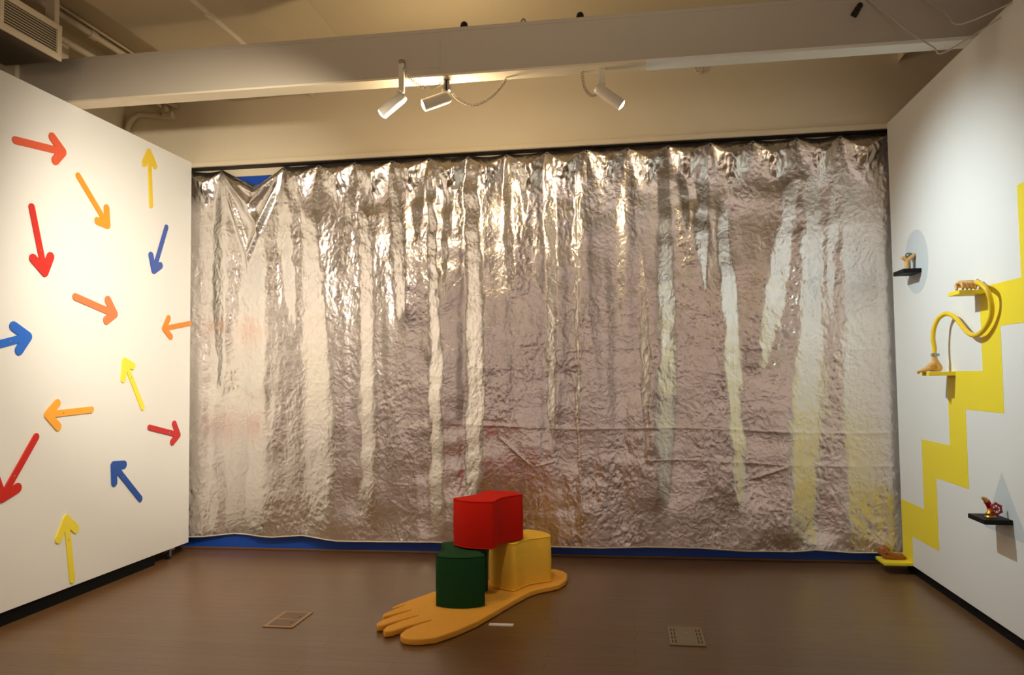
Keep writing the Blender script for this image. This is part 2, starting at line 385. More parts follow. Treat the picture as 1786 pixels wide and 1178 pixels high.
# ------------------------------------------------------------------ track lamps
def coil(path, R, turns, wire=0.0022, n=10):
    P = spline(path, 12); P = [Vector(p) for p in P]
    L = [0.0]
    for i in range(1, len(P)): L.append(L[-1]+(P[i]-P[i-1]).length)
    out = []; N = turns*n; a = None
    for k in range(N+1):
        s = L[-1]*k/N; i = max(j for j in range(len(L)) if L[j] <= s+1e-9); i = min(i, len(P)-2)
        t = (s-L[i])/max(1e-9, L[i+1]-L[i]); p = P[i].lerp(P[i+1], t); d = (P[i+1]-P[i]).normalized()
        if a is None: a = d.cross(Vector((0, 1, 0.2))).normalized()
        a = (a-d*a.dot(d)).normalized(); b = d.cross(a); an = 2*math.pi*k/n
        out.append(p+(a*math.cos(an)+b*math.sin(an))*R)
    return MB().tube(out, wire, 6)

def lamp(label, rear, front, target, top, cord, turns, power, color, rad, ang, front_clamp=False, emit=40, fill=0):
    rear, front, top = Vector(rear), Vector(front), Vector(top)
    L = (front-rear).length
    ax = (Vector(target)-rear).normalized()
    t = thing('track_lamp', top, label, 'lamp')
    body = MB().lathe(rear-ax*0.012, ax, [(0, rad*0.72), (0.006, rad*0.86), (0.02, rad*0.97), (0.035, rad), (L, rad), (L+0.010, rad*1.01), (L+0.012, rad*0.93), (L-0.002, rad*0.90), (L-0.004, 0.004)], 28)
    auto_smooth(body.build('lamp_body', LAMPW, t), 0.5)
    c = rear+ax*(L-0.012)
    e = mat('lamp_glow_%s' % ('warm' if color[2] < 0.8 else 'cool'), (255, 250, 240), 0.4, emit=((*color, 1), emit))
    MB().lathe(rear+ax*(L-0.0145), ax, [(0, rad*0.88), (0.012, rad*0.88), (0.018, rad*0.7), (0.022, rad*0.4), (0.024, 0.002)], 24).build('lens', e, t, smooth=True)
    # arm, joint, clamp
    piv = rear+ax*0.035+Vector((0, 0, rad))
    MB().tube([piv-Vector((0, 0, 0.022)), piv+Vector((0, 0, 0.02))], 0.016, 16).build('swivel', LAMPW, t, smooth=False)
    if front_clamp:
        m_ = MB(); m_.box(top.x-0.019, top.x+0.019, top.y-0.034, top.y-0.012, piv.z+0.01, top.z+0.004)
        m_.build('arm', LAMPW, t, bevel=0.003)
        m_ = MB(); m_.box(top.x-0.017, top.x+0.017, top.y-0.012, top.y-0.0005, top.z-0.06, top.z-0.02); m_.build('clamp', BLACKP, t)
        MB().lathe((top.x, top.y-0.023, top.z), (0, 0, 1), [(0, 0.018), (0.018, 0.021), (0.026, 0.016)], 16).build('knob', CORDM, t, smooth=True)
    else:
        m_ = MB(); m_.box(top.x-0.022, top.x-0.006, top.y-0.022, top.y+0.022, piv.z+0.012, top.z); m_.box(top.x+0.006, top.x+0.022, top.y-0.022, top.y+0.022, piv.z+0.012, top.z)
        m_.build('arm', STEEL if rad > 0.041 else LAMPW, t, bevel=0.002)
        MB().box(top.x-0.006, top.x+0.006, top.y-0.018, top.y+0.018, piv.z+0.012, top.z-0.001).build('arm_core', SLOT if rad > 0.041 else LAMPW, t)
    if cord: coil(cord, 0.0085, turns).build('coiled_cord', CORDM, t, smooth=True)
    if fill:
        l = bpy.data.lights.new('lamp_fill_light', 'POINT'); l.energy = fill; l.color = WARM; l.shadow_soft_size = 0.08
        o = bpy.data.objects.new('lamp_fill_light', l); COL.objects.link(o); o.location = rear-ax*0.05+Vector((-0.1, 0.13, -0.13))  # point light added off the lamp body to brighten beam underside and upper wall
    spot('lamp_light', rear+ax*(L+0.035), target, power, color, ang, 1.0, 0.03)
    return t

Y1 = 4.962
lamp('leftmost track lamp, clamped on the front face of beam', (-1.462, Y1, 3.437), (-1.60, Y1-0.02, 3.314), (-3.97, 4.75, 1.4), (-1.474, 5.0, 3.665),
     [on_y(704, 119, 4.955), on_y(712.8, 133.7, 4.955), on_y(727.3, 146.8, 4.97), on_y(744.8, 154, 5.0), on_y(760.8, 151, 5.04), on_y(772, 143, 5.08)], 26, 46, WARM2, 0.039, 95, True)
lamp('middle track lamp with glaring lens, hanging under the beam', (-1.175, 5.08, 3.458), (-1.318, 5.0, 3.372), (-3.97, 4.25, 2.3), (-1.185, 5.08, 3.572),
     [on_y(789, 162, 5.1), on_y(797, 171.5, 5.1), on_y(814.7, 181.7, 5.1), on_y(829, 183, 5.1), on_y(846.7, 175.9, 5.1), on_y(864, 162.8, 5.1), on_y(878.7, 145.3, 5.1), (-0.776, 5.1, 3.573)], 44, 44, WARM2, 0.042, 95, fill=23)
lamp('rightmost track lamp, aimed right at white partition with shelves', (-0.168, 5.08, 3.445), (-0.02, 5.07, 3.318), (2.11, 5.35, 1.75), (-0.14, 5.08, 3.572),
     [(-0.267, 5.1, 3.573), on_y(1017.4, 142.6, 5.1), on_y(1021.9, 157, 5.1), on_y(1032, 167, 5.09), on_y(1040, 165, 5.085)], 18, 215, COOL, 0.037, 84)

# ------------------------------------------------------------------ silver curtain
def fft_noise(nz, nx, lz, lx, seed):
    """smooth random field, about unit size, with feature lengths lz, lx in samples"""
    r = np.random.default_rng(seed).standard_normal((nz, nx))
    fz = np.fft.fftfreq(nz)[:, None]; fx = np.fft.fftfreq(nx)[None, :]
    g = np.exp(-0.5*((fz*lz*2.2)**2+(fx*lx*2.2)**2))
    n = np.real(np.fft.ifft2(np.fft.fft2(r)*g)); return n/n.std()

DEBUG = False
def build_curtain():
    NX, NZ = 1250, 420
    X = np.linspace(-4.12, 2.20, NX); DX = X[1]-X[0]
    grom = [(384.3, 300.5), (494.7, 293.3), (556, 289), (618.7, 286), (684, 283), (749, 279), (816.7, 275), (884, 271), (954, 267), (1023, 263.5), (1094, 260.6), (1164.7, 257), (1238.8, 253), (1313, 249.6), (1389, 245.7), (1465, 242)]
    G = [on_y(u, v, YC) for u, v in grom]
    gx = np.array([p.x for p in G])
    bx = [(349, 938), (404, 933.5), (472, 938.7), (523.5, 935.5), (588, 944), (669, 946), (765, 946.5), (850, 950), (964, 954), (1052, 956.5), (1127, 955), (1218, 956.5), (1303, 962), (1381, 962.6), (1422, 960), (1489.5, 965), (1530, 965)]
    B = [on_y(u, v, YC) for u, v in bx]
    zb = np.interp(X, [p.x for p in B], [p.z for p in B])
    # top edge: held at the grommets, sagging between them
    zt = np.zeros(NX); ph = np.zeros(NX); gap = np.zeros(NX); near = np.zeros(NX)
    for i, x in enumerate(X):
        j = int(np.searchsorted(gx, x))
        if j == 0: a, b = gx[0]-0.32, gx[0]
        elif j == len(gx): a, b = gx[-1], gx[-1]+0.38
        else: a, b = gx[j-1], gx[j]
        t = (x-a)/(b-a); ph[i] = t; gap[i] = b-a; near[i] = min(x-a, b-x)
        s = 0.012+0.012*math.sin(i*0.013) if (b-a) < 0.5 else 0.155
        shape = 4*t*(1-t) if (b-a) < 0.5 else (1-abs(2*t-1)**1.15)
        zt[i] = 3.522-s*shape
    V = np.linspace(0, 1, NZ)
    Z = zb[None, :]+(zt-zb)[None, :]*V[:, None]
    XX = np.broadcast_to(X[None, :], Z.shape)
    th_i = np.arctan2(X, YC)[None, :]
    # ---- the direction each bit of cloth mirrors, seen from the middle of the room
    th_r = np.zeros_like(Z)+0.0
    th_r = th_r+np.interp(X, [-4.1, -3.6, -2.5, -1, 0.5, 1.2, 1.9, 2.2], [0.30, 0.26, 0.16, 0.05, 0.0, -0.10, -0.24, -0.30])[None, :]
    rnd = 0.16*fft_noise(NZ, NX, 0.9/(3.4/NZ), 0.055/DX, 21)+0.07*fft_noise(NZ, NX, 0.30/(3.4/NZ), 0.10/DX, 22)
    th_r = th_r+rnd*np.interp(X, [-4, 0, 0.8, 2.2], [0.6, 0.8, 0.4, 0.3])[None, :]
    # folds that turn towards the left (L) or right (R) partition: (side, strength, [(u, v, half width)...])
    F = [
     ('L', 1.0, [(384, 305, 3), (380, 350, 12), (377, 430, 13), (376, 540, 15), (376, 620, 12), (377, 680, 6)]),
     ('L', .95, [(452, 350, 9), (440, 420, 14), (437, 480, 22), (437, 560, 24), (437, 900, 23), (437, 945, 20)]),
     ('L', 1.0, [(494, 296, 3), (495, 350, 11), (498, 430, 14), (505, 520, 10), (508, 560, 3)]),
     ('L', .95, [(538, 380, 12), (545, 470, 20), (553, 600, 26), (556, 700, 28), (556, 850, 25), (552, 940, 20)]),
     ('L', .8, [(612, 290, 3), (606, 360, 7), (602, 420, 9), (600, 470, 3)]),
     ('L', 1.0, [(634, 370, 8), (638, 430, 13), (640, 600, 14), (641, 750, 14), (640, 900, 12)]),
     ('L', 1.0, [(684, 288, 3), (690, 340, 10), (695, 420, 13), (697, 500, 13), (698, 560, 5)]),
     ('L', .7, [(738, 295, 3), (730, 350, 8), (726, 420, 5)]),
     ('L', 1.0, [(749, 284, 3), (754, 400, 8), (757, 560, 10), (759, 700, 13), (762, 850, 13), (764, 940, 11)]),
     ('L', .8, [(792, 290, 3), (784, 340, 10), (778, 420, 7), (774, 520, 3)]),
     ('L', 1.0, [(817, 280, 3), (822, 350, 14), (826, 430, 15), (828, 560, 16), (829, 700, 18), (826, 800, 17), (822, 870, 10)]),
     ('L', .8, [(884, 275, 3), (886, 340, 9), (888, 420, 11), (889, 500, 5)]),
     ('L', .8, [(918, 300, 10), (917, 340, 7), (916, 380, 2)]),
     ('L', .9, [(954, 272, 3), (958, 340, 9), (962, 430, 10), (962, 520, 9), (960, 600, 8), (964, 700, 7), (966, 770, 3)]),
     ('L', .9, [(1007, 300, 6), (1007, 420, 4), (1007, 600, 2.5), (1009, 750, 3), (1010, 930, 2.5)]),
     ('L', .5, [(1094, 266, 3), (1087, 360, 7), (1086, 450, 5), (1085, 560, 3)]),
     ('L', .9, [(1118, 450, 3), (1124, 540, 6), (1127, 640, 6), (1130, 740, 6), (1126, 800, 3)]),
     ('R', .75, [(1160, 262, 3), (1158, 320, 8), (1161, 430, 13), (1163, 560, 14), (1163, 680, 14), (1160, 800, 15), (1157, 880, 8)]),
     ('R', .9, [(1186, 290, 6), (1192, 340, 7), (1196, 400, 4)]),
     ('R', 1.0, [(1236, 258, 3), (1228, 320, 10), (1226, 390, 13), (1228, 450, 10), (1230, 500, 3)]),
     ('R', .9, [(1262, 360, 9), (1266, 440, 11), (1274, 560, 12), (1280, 640, 12), (1286, 740, 11), (1292, 860, 10), (1294, 890, 3)]),
     ('R', .9, [(1380, 320, 10), (1372, 390, 13), (1362, 450, 16), (1352, 520, 18), (1340, 580, 12), (1332, 640, 5)]),
     ('R', 1.0, [(1416, 300, 9), (1418, 400, 18), (1418, 520, 18), (1416, 600, 22), (1408, 700, 24), (1404, 850, 22), (1400, 945, 20)]),
     ('R', .9, [(1463, 262, 3), (1456, 340, 5), (1452, 420, 7), (1450, 520, 5), (1449, 560, 2)]),
     ('R', .9, [(1474, 300, 5), (1482, 380, 11), (1488, 500, 13), (1490, 620, 13), (1494, 760, 14), (1500, 860, 18), (1506, 950, 20)]),
     ('R', .9, [(1510, 320, 8), (1516, 420, 9), (1520, 560, 10), (1526, 700, 8), (1524, 820, 10), (1526, 950, 12)]),
    ]
    wob = 0.011*fft_noise(NZ, NX, 0.10/(3.4/NZ), 0.05/DX, 31)+0.006*fft_noise(NZ, NX, 0.03/(3.4/NZ), 0.03/DX, 32)
    wL = np.zeros_like(Z); wR = np.zeros_like(Z)
    for side, amp, pts in F:
        Q = [on_y(u, v, YC) for u, v, _ in pts]
        zs = np.array([q.z for q in Q])[::-1]; xs = np.array([q.x for q in Q])[::-1]; ws = np.array([p[2]/203.0 for p in pts])[::-1]
        xc = np.interp(Z, zs, xs)+wob; hw = np.interp(Z, zs, ws)
        fade = np.clip((Z-zs[0]+0.06)/0.12, 0, 1)*np.clip((zs[-1]+0.05-Z)/0.08, 0, 1)
        d = np.abs(XX-xc)/hw
        g = np.clip(1.55-d, 0, 1)
        g = amp*fade*g*g*(3-2*g)
        if side == 'L': wL = np.maximum(wL, g)
        else: wR = np.maximum(wR, g)
    tl = np.arctan2(-(XX-(-3.968)), YC-5.15); tr = np.minimum(np.arctan2(2.111-XX, YC-np.interp(Z, [0.1, 0.5, 0.9, 1.3], [6.42, 6.12, 6.0, 5.9])), 0.98)
    tl = np.clip(tl, -0.98, -0.86)
    def gsm(a, sig, axis):
        n = int(sig*3); k = np.exp(-0.5*(np.arange(-n, n+1)/sig)**2); k /= k.sum()
        pw = [(0, 0), (0, 0)]; pw[axis] = (n, n)
        return np.apply_along_axis(lambda r: np.convolve(r, k, 'valid'), axis, np.pad(a, pw, mode='reflect', reflect_type='odd' if axis == 1 and sig > 100 else 'even'))
    def slope_of(t): return -np.tan((t-th_i)/2)
    wt = np.maximum(wL, wR)
    s_fold = slope_of(np.where(wL > wR, tl, tr)); s_flat = slope_of(th_r)
    mean = gsm(wt*s_fold+(1-wt)*s_flat, 55, 1)
    room = gsm(1-wt, 55, 1)
    slope = wt*s_fold+(1-wt)*(s_flat-np.interp(X, [-3.9, -3.2], [0.25, 1.0])[None, :]*np.clip(mean/np.maximum(room, 0.25), -0.6, 0.6))
    h = np.cumsum(slope, axis=1)*DX
    h = h-gsm(h, 130, 1)
    if DEBUG:
        act = 2*np.arctan(-np.gradient(h, DX, axis=1))+th_i
        for zz in (1.0, 2.0, 3.0):
            for u in range(355, 700, 10):
                p = on_y(u, 600, YC); k = int(np.argmin(np.abs(X-p.x))); j = int(np.argmin(np.abs(Z[:, k]-zz)))
                print(zz, u, 'w %.2f want %.0f flat %.0f act %.0f  h %.3f' % (wt[j, k], math.degrees(tl[0, k] if tl.ndim > 1 else tl[k]), math.degrees(th_r[j, k]), math.degrees(act[j, k]), h[j, k]))
    h = gsm(h, 5, 0)
    # crumples
    dz = 3.4/NZ
    n1 = fft_noise(NZ, NX, 0.075/dz, 0.055/DX, 3); n2 = fft_noise(NZ, NX, 0.032/dz, 0.022/DX, 5); n3 = fft_noise(NZ, NX, 0.014/dz, 0.010/DX, 8)
    amp = 0.55+0.45*np.clip(fft_noise(NZ, NX, 0.5/dz, 0.25/DX, 11), -1, 1)
    low = np.clip((1.0-Z)/0.9, 0, 1)
    amp = amp*(1+0.6*low)
    calm = 1-0.2*np.maximum(wL, wR)
    cr = (0.0009*n1+0.0007*n2+0.0003*n3)*amp*calm
    h = h+cr
    # hem band at the top: bellies forward between grommets
    dtop = np.maximum(zt[None, :]-Z, 0)
    tri = np.clip(near/(gap*0.5), 0, 1)
    tri = tri*(1.25-0.25*tri)*np.where(gap < 0.5, 1.0, 0.25)
    Dv = (0.012+0.096*tri*(1+0.20*np.sin(X*7.3)))[None, :]+0.005*fft_noise(NZ, NX, 0.05/(3.4/NZ), 0.03/DX, 41)*tri[None, :]
    low_ = np.maximum(dtop-Dv, 0)
    h = h+0.70*np.minimum(dtop, Dv)*np.exp(-(low_/0.16)**2)
    h = h+0.0012*fft_noise(NZ, NX, 0.05/(3.4/NZ), 0.03/DX, 42)*np.exp(-(dtop/0.12)**2)*tri[None, :]
    # pointed pleats fanning out below each grommet
    for i, g in enumerate(gx):
        dd = 3.495-Z; wv = 0.012+0.17*np.clip(dd, 0, 0.5)
        tent = np.clip(1-np.abs(XX-g-0.01*math.sin(i*2.1)*dd/0.3)/wv, 0, 1)
        h = h+tent*(0.014+0.006*math.sin(i*1.7))*np.clip(dd/0.10, 0, 1)*np.exp(-(np.maximum(dd-0.1, 0)/0.22)**2)
    # swagged first gap: nested folds hanging in a V
    big = np.where((gap > 0.5) & (X > gx[0]) & (X < gx[1]), 1.0, 0.0)
    for k, (dz0, am, wd, sk) in enumerate(((0.05, 0.030, 0.035, 0.0), (0.16, 0.045, 0.05, -0.06), (0.36, 0.035, 0.07, 0.08), (0.62, 0.03, 0.08, -0.10))):
        q = np.clip(np.where(ph < 0.5+sk, ph/(0.5+sk), (1-ph)/(0.5-sk)), 0, 1)
        vz = 3.49-(0.155+dz0)*q
        h = h+big[None, :]*am*np.exp(-((Z-vz[None, :])/wd)**2)*(q*(2-q))[None, :]
    # pressed creases
    for zc, a, x0, x1 in ((1.10, 0.0035, -1.6, 2.2), (0.83, 0.003, 0.0, 2.2), (1.78, 0.002, -0.9, 2.2), (1.60, 0.002, -1.7, 0.3)):
        win = np.clip((X-x0)/0.15, 0, 1)*np.clip((x1-X)/0.15, 0, 1)
        zz = zc-0.02*X+0.012*np.sin(X*3.1)
        h = h+(win[None, :]*a*np.exp(-np.abs(Z-zz[None, :])/0.012))
    for (u0, v0, u1, v1, a) in ((1302, 840, 1380, 812, .006), (868, 760, 928, 815, .005), (930, 815, 970, 805, .004), (930, 480, 990, 600, .002)):
        P, Q = on_y(u0, v0, YC), on_y(u1, v1, YC); d = np.array([Q.x-P.x, Q.z-P.z]); L = np.hypot(*d); d /= L
        s = (XX-P.x)*d[0]+(Z-P.z)*d[1]; t = -(XX-P.x)*d[1]+(Z-P.z)*d[0]
        h = h+a*np.exp(-np.abs(t)/0.010)*np.clip(s/0.05, 0, 1)*np.clip((L-s)/0.05, 0, 1)
    # long vertical seams
    for u in (1008, 1277):
        xs = on_y(u, 500, YC).x
        h = h+0.002*np.exp(-np.abs(XX-xs)/0.006)
    Y = np.clip(YC-h, 6.585, 6.755)
    co = np.stack([XX, Y, Z], axis=-1).reshape(-1, 3)
    org = Vector((-1.0, YC, 3.51)); co = co-np.array(org)
    ii = np.arange(NZ-1)[:, None]*NX+np.arange(NX-1)[None, :]
    fc = np.stack([ii, ii+1, ii+1+NX, ii+NX], axis=-1).reshape(-1, 4)
    root = thing('silver_curtain', org, 'crumpled silver foil curtain hanging in folds across back wall', 'curtain')
    me = bpy.data.meshes.new('fabric')
    me.vertices.add(len(co)); me.vertices.foreach_set('co', co.ravel())
    me.loops.add(fc.size); me.loops.foreach_set('vertex_index', fc.ravel().astype(np.int32))
    me.polygons.add(len(fc)); me.polygons.foreach_set('loop_start', np.arange(0, fc.size, 4, dtype=np.int32))
    me.update(calc_edges=True); me.validate()
    me.polygons.foreach_set('use_smooth', np.ones(len(fc), bool))
    me.materials.append(FOIL)
    ob = bpy.data.objects.new('fabric', me); COL.objects.link(ob); ob.parent = root; WORLD[ob.name] = org
    e = [Vector((X[i], Y[0, i]-0.001, Z[0, i])) for i in range(0, NX, 6)]
    o = MB().tube(e, 0.0055, 8).build('hem', HEM, root, smooth=True); o['label'] = 'pale bottom hem'
    # grommets
    for i, g in enumerate(G):
        k = int(np.argmin(np.abs(X-g.x))); j = NZ-4; y = Y[j, k]
        c = Vector((g.x, y-0.004, 3.492))
        gm = MB().torus(c, (0, 1, 0), 0.0115, 0.004, 20, 8).build('grommet', STEEL, root, smooth=True)
        MB().lathe(c+Vector((0, -0.001, 0)), (0, 1, 0), [(0, 0.0095), (0.002, 0.0095)], 16).build('hole', BLACKP, gm)
    return root
build_curtain()
tag(MB().box(-4.3, 2.6, 6.764, 6.779, 3.462, 3.53).build('curtain_rail', CREAM, origin=(-1, 6.77, 3.53)), 'pale rail on the back wall behind the curtain top edge', 'rail')
struct(MB().box(-4.3, 2.6, 6.650, 6.779, 3.531, 3.574).build('recess_shade', SLOT))  # dark box painted in for the shaded recess above the curtain

# ------------------------------------------------------------------ arrows on the left partition
def arrow_outline(tail, tip, b1, b2, r):
    V2 = lambda p: np.array(p, float)
    tail, tip, b1, b2 = V2(tail), V2(tip), V2(b1), V2(b2)
    ax = (tip-tail)/np.linalg.norm(tip-tail); nrm = np.array([-ax[1], ax[0]])
    if np.dot(b1-tip, nrm) < 0: b1, b2 = b2, b1           # b1 on the +normal side
    def ang(v): return math.atan2(v[1], v[0])
    rb = r*1.28                                         # barbs and tip are cut a little fatter than the shaft
    def arc(c, a0, a1, n=8, r=rb):
        return [c+r*np.array([math.cos(a0+(a1-a0)*k/n), math.sin(a0+(a1-a0)*k/n)]) for k in range(n+1)]
    def inter(p, d, q, e):
        M = np.array([d, -e]).T; t = np.linalg.solve(M, q-p); return p+d*t[0]
    out = []
    a = ang(nrm); out += arc(tail, a, a+math.pi, 10, r)        # round tail end, +n side over the back to -n side
    # -n side: shaft edge to barb 2 inner edge
    for b, s in ((b2, -1), (b1, 1)):
        d = (b-tip)/np.linalg.norm(b-tip); pn = np.array([-d[1], d[0]])
        inn = pn if np.dot(pn, -ax) > 0 else -pn            # inner side faces the tail
        P = inter(tail+s*nrm*r, ax, tip+inn*rb, d)
        a0 = ang(inn); a1 = ang(-inn)
        mid = a0+((a1-a0+math.pi) % (2*math.pi)-math.pi)/2
        # sweep around the barb end through direction d
        da = (ang(d)-a0+math.pi) % (2*math.pi)-math.pi
        seq = [P]+arc(b, a0, a0+2*da, 8)
        if s < 0: out += seq; o2 = -inn
        else:
            o1 = -inn; a0 = ang(o2); da = (ang(o1)-a0) % (2*math.pi)
            if da > math.pi: da -= 2*math.pi
            out += arc(tip, a0, a0+da, 6); out += seq[::-1]
    return [tuple(p) for p in out]

ARROWS = [
 ([(4.51, 3.147), (4.942, 3.194), (4.838, 3.268), (4.87, 3.112)], 'arrow_coral', (226, 92, 58), 'coral red arrow pointing right, topmost left on white partition', .026),
 ([(5.102, 3.062), (5.432, 2.762), (5.418, 2.889), (5.317, 2.771)], 'arrow_orange', (240, 150, 34), 'orange arrow pointing down right, on the upper left partition', .024),
 ([(4.66, 2.735), (4.788, 2.31), (4.681, 2.388), (4.84, 2.425)], 'arrow_red', (206, 36, 24), 'long red arrow pointing down, left of the orange and coral arrows', .026),
 ([(5.982, 3.035), (5.948, 3.48), (5.883, 3.368), (6.028, 3.386)], 'arrow_gold', (232, 200, 56), 'mustard yellow arrow pointing up near the partition top edge', .024),
 ([(6.206, 2.891), (6.031, 2.488), (5.988, 2.611), (6.123, 2.543)], 'arrow_blue', (52, 84, 168), 'blue arrow pointing down, below the mustard upward arrow', .024),
 ([(5.09, 2.17), (5.529, 2.079), (5.448, 2.179), (5.434, 2.023)], 'arrow_peach', (232, 122, 70), 'pale coral arrow pointing right at mid height of partition', .027),
 ([(6.609-.03, 2.075), (6.187, 2.005), (6.249, 2.097), (6.285, 1.938)], 'arrow_tangerine', (240, 138, 40), 'small orange arrow pointing left, closest to silver curtain', .022),
 ([(4.204, 1.747), (4.649, 1.858), (4.524, 1.92), (4.574, 1.765)], 'arrow_bright_blue', (30, 104, 208), 'bright blue arrow pointing right, cut by left edge of the photo', .026),
 ([(5.898, 1.335), (5.659, 1.712), (5.645, 1.572), (5.763, 1.674)], 'arrow_lemon', (246, 226, 66), 'lemon yellow arrow pointing up left, right of orange left arrow', .024),
 ([(5.28, 1.345), (4.838, 1.33), (4.927, 1.404), (4.939, 1.241)], 'arrow_amber', (250, 172, 56), 'amber arrow pointing left, above the blue and red diagonal arrows', .024),
 ([(4.737, 1.185), (4.458, 0.823), (4.405, 0.945), (4.584, 0.865)], 'arrow_red', (206, 36, 24), 'red arrow pointing down left, lowest at left edge of the photo', .026),
 ([(5.993, 1.166), (6.414, 1.073), (6.351, 1.173), (6.324, 1.016)], 'arrow_crimson', (200, 36, 36), 'small crimson arrow pointing right, low beside the silver curtain', .024),
 ([(5.879, 0.594), (5.543, 0.903), (5.665, 0.894), (5.552, 0.77)], 'arrow_navy', (32, 82, 168), 'blue arrow pointing up left, lowest blue one on the partition', .026),
 ([(5.106, 0.139), (5.036, 0.582), (4.962, 0.458), (5.132, 0.495)], 'arrow_lemon', (246, 226, 66), 'lemon yellow arrow pointing up, lowest of all above black base', .025),
]
for pts, mn, rgb, label, r in ARROWS:
    t = thing('arrow', (XL, pts[0][0], pts[0][1]), label, 'arrow', 'arrow cutouts on left partition')
    ol = arrow_outline(*pts, r)
    MB().prism(ol, 'x', XL+0.0005, XL+0.009).build('arrow_board', mat(mn, rgb, 0.5, var=0.03, nscale=8), t, bevel=0.001, seg=1)
    s = np.array(pts[1])*0.66+np.array(pts[0])*0.34
    MB().lathe((XL+0.0085, s[0], s[1]), (1, 0, 0), [(0, 0.006), (0.0015, 0.005), (0.002, 0.001)], 12).build('screw', STEEL, t, smooth=True)

# caster under the left partition
ct = thing('caster_wheel', (-3.99, 6.36, 0), 'small caster wheel under far end of left partition', 'caster')
MB().lathe((-4.012, 6.34, 0.03), (1, 0, 0), [(0, 0.026), (0.003, 0.03), (0.021, 0.03), (0.024, 0.026)], 24).build('wheel', BLACKP, ct)
f = MB(); f.box(-4.02, -4.015, 6.325, 6.355, 0.024, 0.075); f.box(-3.985, -3.980, 6.325, 6.355, 0.024, 0.075); f.box(-4.03, -3.97, 6.31, 6.39, 0.075, 0.0915)
f.build('fork', STEEL, ct, bevel=0.001)

# ------------------------------------------------------------------ painted shapes on the right partition
ZIG = [(4.555, 2.557), (4.555, 2.054), (5.067, 2.054), (5.067, 1.550), (5.602, 1.550), (5.602, 1.055), (6.116, 1.055), (6.116, 0.547), (6.605, 0.547), (6.605, 0.0705), (6.387, 0.0705), (6.380, 0.297), (5.863, 0.297), (5.863, 0.804), (5.334, 0.804), (5.334, 1.306), (4.818, 1.306), (4.818, 1.807), (4.30, 1.807), (4.30, 2.307), (3.78, 2.307), (3.78, 2.557)]
tag(MB().prism(ZIG, 'x', XR-0.0012, XR-0.0002).build('painted_zigzag', YEL, origin=(XR, 5.4, 1.3)), 'yellow zigzag stair stripe climbing the right white partition', 'mural')
cir = [(6.088+0.236*math.cos(a*math.pi/32), 2.361+0.236*math.sin(a*math.pi/32)) for a in range(64)]
tag(MB().prism(cir, 'x', XR-0.0012, XR-0.0002).build('painted_circle', GREYP, origin=(XR, 6.088, 2.361)), 'pale grey circle painted behind the upper black shelf', 'mural')
tag(MB().prism([(4.88, 0.964), (5.129, 0.608), (4.602, 0.608)], 'x', XR-0.0012, XR-0.0002).build('painted_triangle', GREYP, origin=(XR, 4.87, 0.7)), 'pale grey triangle painted behind the lower black shelf', 'mural')

# ------------------------------------------------------------------ shelves
def shelf(y0, y1, zt, x0, th, m, label):
    return tag(MB().box(x0, XR-0.0015, y0, y1, zt-th, zt).build('wall_shelf', m, origin=(XR, (y0+y1)/2, zt-th), bevel=0.0015), label, 'shelf')
shelf(5.98, 6.205, 2.299, 1.986, 0.030, SHELFK, 'upper black shelf in front of the grey circle')
shelf(4.769, 4.99, 0.710, 1.962, 0.026, SHELFK, 'lower black shelf in front of the grey triangle')
shelf(4.97, 5.135, 2.034, 1.958, 0.024, YEL, 'highest yellow shelf, carrying a tan hand')
shelf(5.463, 5.602, 1.547, 1.945, 0.026, YEL, 'middle yellow shelf, carrying a tan foot')
shelf(6.386, 6.605, 0.092, 1.903, 0.021, YEL, 'lowest yellow shelf by the curtain, carrying a brown hand')

# ------------------------------------------------------------------ hose sculpture: hand, hose, foot
hs = thing('hose_sculpture', (2.03, 5.53, 1.547), 'yellow hose joining a tan hand and a tan foot on yellow shelves', 'sculpture')
hm = MB()
zs = 2.034
hm.capsule((2.058, 5.035, zs+0.046), 0.020, (2.005, 5.045, zs+0.044), 0.022)     # back of the hand
hm.capsule((2.050, 5.065, zs+0.044), 0.019, (2.000, 5.075, zs+0.042), 0.020)
hm.capsule((2.066, 5.03, zs+0.042), 0.015, (2.088, 5.01, zs+0.040), 0.013)       # wrist
for k, x in enumerate((1.990, 2.014, 2.038, 2.060)):                              # four curled fingers
    a = (x, 5.030, zs+0.052-0.003*k); b = (x, 5.000, zs+0.040); c = (x-0.001, 4.992, zs+0.018-0.002*k); d = (x, 5.000, zs+0.010)
    hm.capsule(a, 0.0125, b, 0.011); hm.capsule(b, 0.011, c, 0.0095); hm.capsule(c, 0.0095, d, 0.0085)
hm.capsule((1.998, 5.06, zs+0.048), 0.015, (1.972, 5.045, zs+0.036), 0.012); hm.capsule((1.972, 5.045, zs+0.036), 0.011, (1.968, 5.03, zs+0.010), 0.0095)  # thumb
remesh(hm.build('hand', SKIN, hs), 0.0035, 2)
for k, x in enumerate((1.990, 2.014, 2.038)):
    MB().lathe((x, 4.9925, zs+0.010), (0, -1, -0.35), [(-0.004, 0.0055), (0, 0.007), (0.0025, 0.005), (0.003, 0.001)], 14).build('fingernail', NAIL, hs, smooth=True)
fm = MB(); zf = 1.547
fm.capsule((2.008, 5.53, zf+0.112), 0.0165, (2.012, 5.53, zf+0.070), 0.019)
fm.capsule((2.012, 5.53, zf+0.075), 0.020, (2.036, 5.53, zf+0.028), 0.0215)      # ankle to heel
fm.capsule((2.012, 5.53, zf+0.060), 0.021, (1.965, 5.53, zf+0.026), 0.018)       # instep
fm.capsule((2.036, 5.53, zf+0.020), 0.019, (1.990, 5.540, zf+0.016), 0.015)
